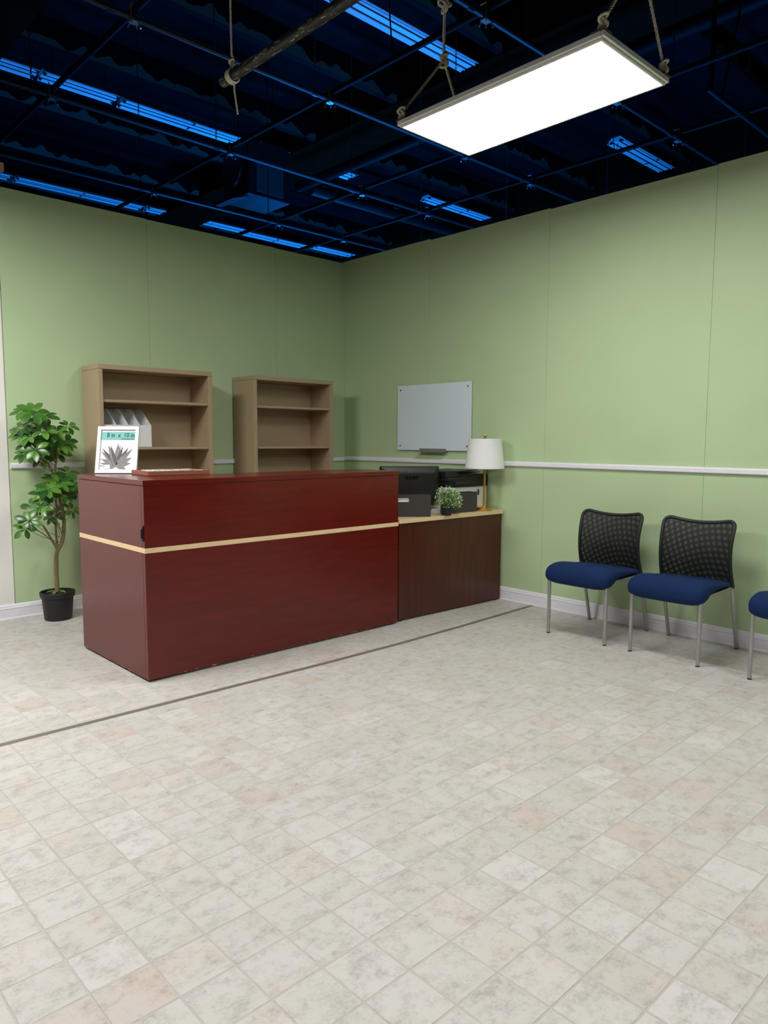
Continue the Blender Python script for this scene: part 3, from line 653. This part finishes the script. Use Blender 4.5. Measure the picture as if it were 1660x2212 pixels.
for k in range(3): a = 2*PI*k/3; add_tube(bm, [(0, 0, 0.566), (0.130*math.cos(a), 0.130*math.sin(a), 0.57)], 0.0018, 6)
add_tube(bm, [(0, 0, 0.455), (0, 0, 0.566)], 0.003, 6); obj('shade_spider', bm, 'brass', t, smooth=True)
bm = B(); add_tube(bm, [(-0.022, -0.02, 0.37), (-0.022, -0.02, 0.215)], 0.0009, 5); add_lathe(bm, [(0, 0), (0.0028, 0.001), (0.0028, 0.06), (0, 0.062)], (-0.022, -0.02, 0.16), 8); add_tube(bm, [(0, 0, 0.39), (-0.022, -0.02, 0.37)], 0.003, 6); obj('pull_chain', bm, 'brass', t, smooth=True)
# --- printer
t = thing('printer', 'black and white multifunction printer behind the table lamp', 'printer', (0, 0, 0))
X0, X1, Y0, Y1 = -0.48, -0.036, -1.868, -1.445
box('lower_body', 'white', t, X0, X1, Y0, Y1, WT, WT+0.192, ch=0.008)
box('vent_panel', 'pot', t, X1-0.12, X1-0.10, Y0-0.0008, Y0+0.001, WT+0.12, WT+0.165, ch=0)
bm = B(); add_prism(bm, [(X0-0.02, WT+0.205), (X0+0.2, WT+0.194), (X1+0.006, WT+0.194), (X1+0.006, WT+0.290), (X1-0.17, WT+0.296), (X0-0.02, WT+0.24)], Y0-0.006, Y1, 1); bmesh.ops.bevel(bm, geom=bm.edges[:], offset=0.004, segments=2, affect='EDGES'); obj('scanner_body', bm, 'black', t)
box('scanner_lid', 'black', t, X0-0.03, X1-0.15, Y0+0.004, Y1, WT+0.2425, WT+0.268, ch=0.005)
bm = B(); add_prism(bm, [(X0-0.03, WT+0.2685), (X1-0.19, WT+0.2685), (X1-0.25, WT+0.278), (X0+0.1, WT+0.31), (X0+0.05, WT+0.318), (X0-0.03, WT+0.318)], Y0+0.04, Y1, 1); bmesh.ops.bevel(bm, geom=bm.edges[:], offset=0.004, segments=2, affect='EDGES'); obj('document_feeder', bm, 'black', t)
bm = B(); add_prism(bm, [(X0+0.12, WT+0.309), (X1-0.05, WT+0.318), (X1-0.05, WT+0.323), (X0+0.12, WT+0.317)], Y0+0.06, Y1-0.02, 1); obj('paper_tray', bm, 'black', t)
bm = B(); add_prism(bm, [(X1-0.25, WT+0.284), (X1-0.05, WT+0.306), (X1-0.05, WT+0.310), (X1-0.25, WT+0.288)], Y0+0.03, Y1-0.03, 1); obj('output_flap', bm, 'chrome', t)
box('control_panel', 'black', t, X0+0.02, X0+0.2, Y0-0.03, Y0-0.0065, WT+0.215, WT+0.236, ch=0.005)
# --- white cable adaptor behind the box
t = thing('white_adaptor', 'small white plug adaptor between the two charcoal boxes', 'adaptor', (-0.66, -1.86, WT)); box('adaptor_body', 'white', t, -0.02, 0.02, -0.025, 0.025, 0, 0.034, ch=0.005)
tube('adaptor_cable', 'white', t, bez([(0.0, 0.025, 0.015), (0.03, 0.04, 0.006), (0.07, 0.05, 0.004)]), 0.003, 6)

# --- waiting chairs
def back_x(v): return 0.150 - 0.215*v*(1-v) + 0.012*v
BW, BZ0, BH, DIP, RC = 0.455, 0.425, 0.405, 0.030, 0.05
def back_top(y):
    h = BW/2; a = abs(y); z = BZ0+BH - DIP*(1-(y/h)**2)
    if a > h-RC: z -= RC - math.sqrt(max(0, RC*RC-(a-(h-RC))**2))
    return z
def back_pt(y, z):
    v = min(1, max(0, (z-BZ0)/BH)); wv = 1 - 0.05*math.sin(PI*v)*0.6; u = y/(BW/2)
    return V(back_x(v)+0.026*(1-u*u), y*wv, z)
def make_chair():
    t = thing('waiting_chair', '', 'chair', (0, 0, 0), 0, 'blue waiting chairs along the right wall')
    # seat cushion
    st = [(-0.322, .428, .400, .18), (-0.318, .448, .378, .212), (-0.306, .466, .362, .228), (-0.285, .481, .354, .236), (-0.258, .490, .353, .239), (-0.23, .494, .362, .240), (-0.20, .494, .384, .240), (-0.165, .491, .404, .240), (-0.11, .483, .416, .239), (-0.03, .469, .420, .237), (0.06, .458, .421, .233), (0.12, .453, .421, .226), (0.155, .448, .422, .214), (0.168, .440, .426, .20)]
    bm = B(); n = 32; rings = []
    for x, zt, zb, hw in st:
        ring = []
        for k in range(n):
            a = 2*PI*k/n; ca, sa = math.cos(a), math.sin(a); yy = hw*math.copysign(abs(ca)**0.35, ca); zz = (zt+zb)/2+(zt-zb)/2*math.copysign(abs(sa)**0.7, sa)
            ring.append(bm.verts.new((x, yy, zz)))
        rings.append(ring)
    for a, b in zip(rings, rings[1:]):
        for k in range(n): bm.faces.new((a[k], a[(k+1) % n], b[(k+1) % n], b[k]))
    bm.faces.new(rings[0]); bm.faces.new(rings[-1]); obj('seat', bm, 'fabric', t, smooth='all', label='navy blue upholstered seat cushion')
    bm = B(); add_box(bm, -0.16, 0.15, -0.205, 0.205, 0.404, 0.4185, 0.003); obj('seat_pan', bm, 'black', t)
    for s in (-1, 1):
        lg = tube('leg', 'steel', t, [(-0.275, s*0.213, 0.006), (-0.275, s*0.213, 0.385)], 0.0115, 14)
        tube('foot_cap', 'pot', lg, [(-0.275, s*0.213, 0.0), (-0.275, s*0.213, 0.0075)], 0.0122, 14)
        lg = tube('leg', 'steel', t, [(0.272, s*0.222, 0.006), (0.20, s*0.222, 0.25), (0.160, s*0.224, 0.405), (0.158, s*0.225, 0.43)], 0.0115, 14)
        tube('foot_cap', 'pot', lg, [(0.2735, s*0.222, 0.0), (0.272, s*0.222, 0.0075)], 0.0122, 14)
        tube('seat_rail', 'steel', t, bez([(-0.275, s*0.213, 0.378), (-0.255, s*0.213, 0.398), (-0.2, s*0.213, 0.402), (0.0, s*0.215, 0.404), (0.15, s*0.22, 0.410)], 4), 0.009, 10)
    tube('cross_bar', 'steel', t, [(0.156, -0.222, 0.408), (0.156, 0.222, 0.408)], 0.009, 10)
    # back frame
    h = BW/2; path = []
    for k in range(10): z = BZ0-0.012+(BH-RC+0.012)*k/9; path.append(back_pt(-h, z))
    for k in range(1, 7):
        a = PI/2*k/6; y = -h+RC-RC*math.cos(a); path.append(back_pt(y, back_top(y)))
    for k in range(1, 14): y = -h+RC+(BW-2*RC)*k/14; path.append(back_pt(y, back_top(y)))
    for k in range(0, 6): a = PI/2*(1-k/6); y = h-RC+RC*math.cos(a); path.append(back_pt(y, back_top(y)))
    for k in range(9, -1, -1): z = BZ0-0.012+(BH-RC+0.012)*k/9; path.append(back_pt(h, z))
    tube('back_frame', 'framerub', t, path, 0.0115, 10)
    for nm, mt, off in (('back_mesh', 'mesh_a', 0.0), ('back_mesh', 'mesh_b', 0.014)):
        bm = B(); uvl = bm.loops.layers.uv.new('UVMap'); NU, NV = 26, 18; g = []
        for i in range(NU+1):
            y = -h+BW*i/NU; col = []
            for j in range(NV+1):
                z = BZ0-0.005+(back_top(y)-BZ0+0.005)*j/NV; p = back_pt(y, z); p.x += off*(1-(y/h)**2)-0.003; col.append((bm.verts.new(p), (y*math.cos(off*9)-z*math.sin(off*9), z*math.cos(off*9)+y*math.sin(off*9))))
            g.append(col)
        for i in range(NU):
            for j in range(NV):
                q = (g[i][j], g[i+1][j], g[i+1][j+1], g[i][j+1]); f = bm.faces.new([e[0] for e in q])
                for lp, e in zip(f.loops, q): lp[uvl].uv = e[1]
        obj(nm, bm, mt, t, smooth='all')
    return t
ch = make_chair(); ch.location = (-0.346, -3.105, 0); ch['label'] = 'blue seated mesh back chair nearest the dark walnut desk'
c2 = copy_tree(ch); c2.location = (-0.342, -3.705, 0); c2['label'] = 'blue seated mesh back chair in the middle of the three'
c3 = copy_tree(ch); c3.location = (-0.355, -4.425, 0); c3['label'] = 'blue seated chair cut off by the right edge of the picture'

# --- tape line on the floor
bm = B(); pts = [(-6.5, -2.35), (-5.0, -2.345), (-3.93, -2.346), (-2.8, -2.374), (-2.2, -2.392), (-1.6, -2.395), (-0.9, -2.375), (-0.02, -2.335)]
w2 = 0.017; pr = None
for x, y in pts:
    q = [bm.verts.new((x, y-w2, 0.0002)), bm.verts.new((x, y+w2, 0.0002)), bm.verts.new((x, y+w2, 0.0009)), bm.verts.new((x, y-w2, 0.0009))]
    if pr:
        for k in range(4): bm.faces.new((pr[k], pr[(k+1) % 4], q[(k+1) % 4], q[k]))
    else: bm.faces.new(q)
    pr = q
bm.faces.new(pr[::-1])
tag(obj('floor_tape', bm, 'tape'), 'long strip of grey tape across the tiled floor before the desks', 'tape')

# ================================================================== HANGING LED PANEL
LX0, LX1, LY0, LY1, LZ = -1.902, -1.328, -3.930, -2.716, 3.0
t = thing('hanging_light_panel', 'bright white LED panel hanging on ropes', 'light panel', (0, 0, 0))
M['led'] = emit('lit_diffuser', (1.0, 0.975, 0.94, 1), 18.5)
bm = B(); rim = 0.011
vs = [bm.verts.new(p) for p in ((LX0+rim, LY0+rim, LZ+0.0015), (LX1-rim, LY0+rim, LZ+0.0015), (LX1-rim, LY1-rim, LZ+0.0015), (LX0+rim, LY1-rim, LZ+0.0015))]
add_box(bm, LX0+rim, LX1-rim, LY0+rim, LY1-rim, LZ+0.0015, LZ+0.006); 
for v in vs: bm.verts.remove(v)
obj('diffuser', bm, 'led', t)
box('back_plate', 'alu', t, LX0+0.004, LX1-0.004, LY0+0.004, LY1-0.004, LZ+0.0125, LZ+0.016, ch=0.001)
for a in ((LX0, LX1, LY0, LY0+rim), (LX0, LX1, LY1-rim, LY1), (LX0, LX0+rim, LY0+rim, LY1-rim), (LX1-rim, LX1, LY0+rim, LY1-rim)):
    box('rim_bar', 'alu', t, a[0], a[1], a[2], a[3], LZ, LZ+0.012, ch=0.0015)
for a in ((LX0-0.012, LX1+0.012, LY0-0.014, LY0-0.001), (LX0-0.012, LX1+0.012, LY1+0.001, LY1+0.014), (LX0-0.014, LX0-0.001, LY0, LY1), (LX1+0.001, LX1+0.014, LY0, LY1)):
    box('mounting_rail', 'alu', t, a[0], a[1], a[2], a[3], LZ+0.010, LZ+0.034, ch=0.002)
for sx, x in ((-1, LX0), (1, LX1)):
    for sy, y in ((-1, LY0), (1, LY1)):
        bm = B(); add_box(bm, x-0.02 if sx < 0 else x-0.05, x+0.05 if sx < 0 else x+0.02, y-0.02 if sy < 0 else y-0.05, y+0.05 if sy < 0 else y+0.02, LZ+0.0345, LZ+0.040, 0.002); obj('corner_bracket', bm, 'pot', t)
rr = 0.0075
def sling(label, y, apex, top):
    bm = B(); z = LZ+0.06
    aL, aR = V(LX0+0.012, y, z+0.02), V(LX1-0.012, y, z+0.02)
    add_rope(bm, [aL, apex], rr); add_rope(bm, [aR, apex], rr)
    for p in (aL, aR):
        knot(bm, p+V(0, 0, 0.002), 0.030, rr*0.9, 0.5); add_rope(bm, [p, p+V(0, 0, -0.037)], rr)
    knot(bm, apex+V(0, 0, 0.0), 0.036, rr, 0.9); k2 = apex.lerp(top, 0.36)
    add_rope(bm, [apex, k2], rr*1.25); knot(bm, k2, 0.042, rr*1.1, 0.2)
    add_rope(bm, [k2, top], rr*1.15); add_rope(bm, [k2+V(0, 0, 0.03), k2+V(-0.035, 0, 0.10), k2+V(-0.02, 0, 0.22), top+V(-0.012, 0, 0)], rr*0.9)
    tag(obj('rope_sling', bm, 'rope', smooth='all'), label, 'rope', 'rope slings of the light panel')
sling('knotted rope sling holding the left end of the light panel', -2.716, V(-1.564, -2.72, 3.461), V(-1.555, -2.72, 4.30))
sling('rope sling holding the right end of the light panel', -3.925, V(-1.60, -3.93, 3.46), V(-1.60, -3.93, 4.3))

# ================================================================== OVERHEAD RIGGING
ZG = 4.30
YP = [-2.32, -0.52, 1.32, 2.50, 4.35]
XP = [-2.17, -0.42, 1.22, 2.97]
for k, x in enumerate(YP):
    tag(tube('rigging_pipe', 'black_pipe', None, [(x, -9, ZG+0.05), (x, 12, ZG+0.05)], 0.024, 12), 'black overhead pipe running parallel to the right wall, %s from the left' % ('first', 'second', 'third', 'fourth', 'fifth')[k], 'pipe', 'black rigging pipes')
for k, y in enumerate(XP):
    tag(tube('rigging_pipe', 'galv', None, [(-5.5, y, ZG), (14, y, ZG)], 0.021, 12), 'grey overhead pipe running parallel to the left wall, %s' % ('nearest the camera', 'second from the camera', 'third from the camera', 'farthest from the camera')[k], 'pipe', 'grey rigging pipes')
tag(tube('rigging_pipe', 'galv', None, [(1.68, -2.81, ZG), (9, -2.86, ZG)], 0.022, 12), 'short grey overhead pipe at the top right over the chairs', 'pipe')
t = thing('pipe_hanger', 'black hanger with slanted brace over the short grey pipe at top right', 'pipe hanger', (0, 0, 0))
tube('hanger_post', 'black_pipe', t, [(1.74, -2.81, ZG+0.025), (1.74, -2.81, 5.97)], 0.022, 10); tube('slanted_brace', 'galv', t, [(1.95, -2.815, ZG+0.025), (2.55, -2.81, 5.97)], 0.012, 8)
# clamps at crossings and chains up to the roof
def clamp_mesh():
    bm = B(); add_box(bm, -0.035, 0.035, -0.03, 0.03, -0.033, -0.020, 0.003); add_box(bm, -0.035, 0.035, -0.03, 0.03, 0.072, 0.082, 0.003)
    for sx in (-1, 1): add_tube(bm, [(sx*0.033, 0.028*sx, -0.05), (sx*0.033, 0.028*sx, 0.095)], 0.005, 6)
    add_tube(bm, [(0.02, -0.03, -0.035), (0.03, -0.04, -0.075)], 0.006, 6); add_tube(bm, [(-0.02, 0.03, -0.035), (-0.035, 0.03, -0.065)], 0.006, 6)
    me = bpy.data.meshes.new('pipe_clamp'); bm.to_mesh(me); bm.free(); me.materials.append(M['zinc']); return me
cm = clamp_mesh()
def chain_mesh(L):
    bm = B(); n = int(L/0.034)
    for i in range(n):
        z = i*0.034; a = PI/2*(i % 2); c, s = math.cos(a), math.sin(a); pth = []
        for k in range(8):
            tt = 2*PI*k/8; px = 0.009*math.cos(tt); pz = z+0.023*math.sin(tt); pth.append((px*c, px*s, pz))
        add_tube(bm, pth, 0.0032, 4, closed=True)
    add_box(bm, -0.03, 0.03, -0.014, 0.014, -0.075, -0.062, 0.002); add_box(bm, -0.008, 0.008, -0.016, 0.016, -0.062, -0.01, 0.003)
    me = bpy.data.meshes.new('hanging_chain'); bm.to_mesh(me); bm.free(); me.materials.append(M['galv']); return me
hm = chain_mesh(2.28)
rowc = ['nearest', 'second', 'third', 'farthest']
for i, x in enumerate(YP):
    for j, y in enumerate(XP):
        u, v = project((x, y, ZG))
        if not (-40 < u < 1700 and -60 < v < 600): continue
        where = 'where %s black pipe from left crosses the %s grey pipe' % (('first', 'second', 'third', 'fourth', 'fifth')[i], rowc[j])
        o = bpy.data.objects.new('pipe_clamp', cm); COL.objects.link(o); o.location = (x, y, ZG); tag(o, 'zinc clamp ' + where, 'clamp', 'pipe clamps')
        o = bpy.data.objects.new('hanging_chain', hm); COL.objects.link(o); o.location = (x-0.17, y, ZG+0.052); tag(o, 'chain beside the clamp ' + where, 'chain', 'roof chains')
# scuffed pipe end with its rope
t = thing('scuffed_pipe', 'scuffed black pipe with open end hanging on a rope', 'pipe', (0, 0, 0))
bm = B(); add_tube(bm, [(-2.288, -1.545, 3.5), (-2.268, -5.2, 3.5)], 0.031, 20, caps=False); add_tube(bm, [(-2.288, -1.545, 3.5), (-2.2869, -1.75, 3.5)], 0.026, 20); obj('pipe_body', bm, 'scuffed', t, smooth=True)
bm = B(); c = V(-2.287, -1.655, 3.5)
for off in (-0.012, 0.004, 0.018):
    add_tube(bm, [c+V(0.0385*math.cos(2*PI*k/20), off+0.004*math.sin(2*PI*k/20), 0.0385*math.sin(2*PI*k/20)) for k in range(20)], 0.0065, 6, closed=True)
add_rope(bm, [c+V(-0.005, 0, 0.04), c+V(-0.012, 0, 0.075), c+V(0.01, 0, 0.10), c+V(-0.003, 0, 0.12), c+V(-0.006, 0, 0.3), c+V(-0.02, 0, 2.55)], 0.0065); knot(bm, c+V(0, 0, 0.075), 0.022, 0.006, 0.4)
add_rope(bm, [c+V(0.006, -0.005, -0.036), c+V(0.012, 0, -0.08), c+V(0.034, 0, -0.21)], 0.006)
tag(obj('rope', bm, 'rope', smooth='all'), 'rope tied round the end of the scuffed pipe with hanging tail', 'rope')

# --- fluorescent fixtures in rows under the roof
def fixture_x(x0, x1, y, z, label, wd=0.30):
    t = thing('fluorescent_fixture', label, 'light fixture', ((x0+x1)/2, y, z), 0, 'unlit fluorescent strip fixtures'); h = (x1-x0)/2; w_ = wd/2
    bm = B(); pf = [(-w_, 0.0), (-w_*0.42, 0.045), (-w_*0.34, 0.010), (w_*0.34, 0.010), (w_*0.42, 0.045), (w_, 0.0), (w_, 0.012), (w_*0.5, 0.075), (-w_*0.5, 0.075), (-w_, 0.012)]
    add_prism(bm, pf, -h, h, 0); obj('reflector_housing', bm, 'enamel', t)
    for s in (-1, 1):
        bm = B(); add_box(bm, -h+0.01, h-0.01, s*w_*0.30, s*w_*0.40, 0.004, 0.0095); obj('gap_shade_strip', bm, 'black_pipe', t)  # black strips put the shade of the gaps beside the channel into colour
    for s in (-1, 1):
        bm = B(); add_tube(bm, [(-h+0.03, s*w_*0.56, 0.012), (h-0.03, s*w_*0.56, 0.012)], 0.013, 8); obj('lamp_tube', bm, 'tube', t, smooth=True)
    n = 2 if h > 0.8 else 1
    for k in range(n+1):
        xx = -h+0.02+(2*h-0.04)*k/n
        bm = B(); add_box(bm, xx-0.012, xx+0.012, -w_*0.8, -w_*0.38, -0.006, 0.03, 0.002); add_box(bm, xx-0.012, xx+0.012, w_*0.38, w_*0.8, -0.006, 0.03, 0.002); obj('lamp_holder', bm, 'pot', t)
    for sx in (-0.7, 0.7):
        bm = B(); add_tube(bm, [(sx*h, 0, 0.075), (sx*h, 0, 6.62-z)], 0.004, 5); obj('suspension_rod', bm, 'black_pipe', t)
    return t
FX = [(-3.55, -1.25, 4.70, 'strip fixture of the middle row at the left edge of the picture'), (-1.20, -0.20, 4.68, 'short strip fixture of the middle row, second from the left'), (-0.12, 2.06, 4.72, 'strip fixture of the middle row, third from the left'), (2.14, 4.16, 4.66, 'strip fixture of the middle row ending by the dark duct'), (5.95, 8.25, 4.55, 'middle row strip fixture just over the right wall near the corner'),
      (-1.95, 0.50, 0.68, 'nearest row strip fixture mostly above the picture'), (0.55, 3.05, 0.68, 'nearest row strip fixture behind the knotted rope'), (6.10, 8.5, 0.57, 'short visible strip fixture right of the light panel over the wall'),
      (-2.7, -0.3, 9.02, 'far row strip fixture at the left edge just over the wall'), (-0.22, 2.2, 9.02, 'far row strip fixture, second from the left'), (2.28, 4.6, 8.98, 'far row strip fixture, third from the left'), (4.7, 6.45, 9.1, 'far row strip fixture, fourth from the left'), (6.6, 8.9, 8.95, 'far row strip fixture nearest the room corner')]
for a in FX: fixture_x(a[0], a[1], a[2], 6.0, a[3])
# --- unit heater
t = thing('unit_heater', 'dark boxy unit heater hanging above the left wall', 'heater', (1.40, 3.62, 4.72))
box('casing', 'duct', t, -0.36, 0.36, -0.32, 0.32, 0, 0.75, ch=0.01)
M['panel_grey'] = plain('dull_grey_panel', (0.05, 0.05, 0.05, 1), 0.6); box('access_panel', 'panel_grey', t, -0.22, 0.24, -0.327, -0.3205, 0.06, 0.46, ch=0.003)
bm = B(); add_prism(bm, [(-0.36, -0.02), (-0.60, -0.10), (-0.60, -0.12), (-0.36, -0.04)], -0.32, 0.32, 1); obj('deflector', bm, 'duct', t)
bm = B(); add_tube(bm, [(-0.3605, 0, 0.38), (-0.43, 0, 0.38)], 0.24, 24); obj('fan_shroud', bm, 'black', t, smooth=True)
for sx in (-0.3, 0.3):
    bm = B(); add_tube(bm, [(sx, 0, 0.75), (sx, 0, 1.90)], 0.006, 5); obj('hanger_rod', bm, 'black_pipe', t)
# --- ducts
tag(tube('round_duct', 'black_pipe', None, [(2.82, 4.5, 5.5), (2.85, -6.0, 5.5)], 0.085, 20), 'thick black round duct running parallel to the right wall', 'duct')
tag(tube('round_duct', 'duct', None, [(3.7, 5.30, 5.85), (12.9, 5.30, 5.85)], 0.10, 20), 'dull metal round duct low over the room corner', 'duct')
# --- cables
def cable(label, pts, r=0.006): tag(tube('loose_cable', 'black_pipe', None, bez(pts), r, 6), label, 'cable')
cable('thin cable hanging beside the knotted rope', [(0.4, -0.2, 6.2), (0.42, -0.2, 5.4), (0.5, -0.25, 4.7), (0.56, -0.3, 4.34)], 0.008)
cable('cable looping at the end of the strip fixture near the corner', [(3.9, 4.2, 5.95), (4.6, 4.3, 5.7), (5.4, 4.4, 5.62), (5.95, 4.5, 5.98)])
cable('coiled cable at the end of the right strip fixture', [(5.7, 0.4, 6.1), (5.85, 0.45, 5.82), (6.02, 0.50, 5.87), (6.08, 0.52, 5.97)])
# --- timber brace behind the white flat
t = thing('timber_brace', 'pale timber brace end above the white flat at the left edge', 'timber', (0, 0, 0))
box('post', 'timber', t, -3.75, -3.66, 0.05, 0.14, -0.06, 3.183); box('arm', 'timber', t, -3.80, -3.088, 0.06, 0.15, 3.184, 3.242)
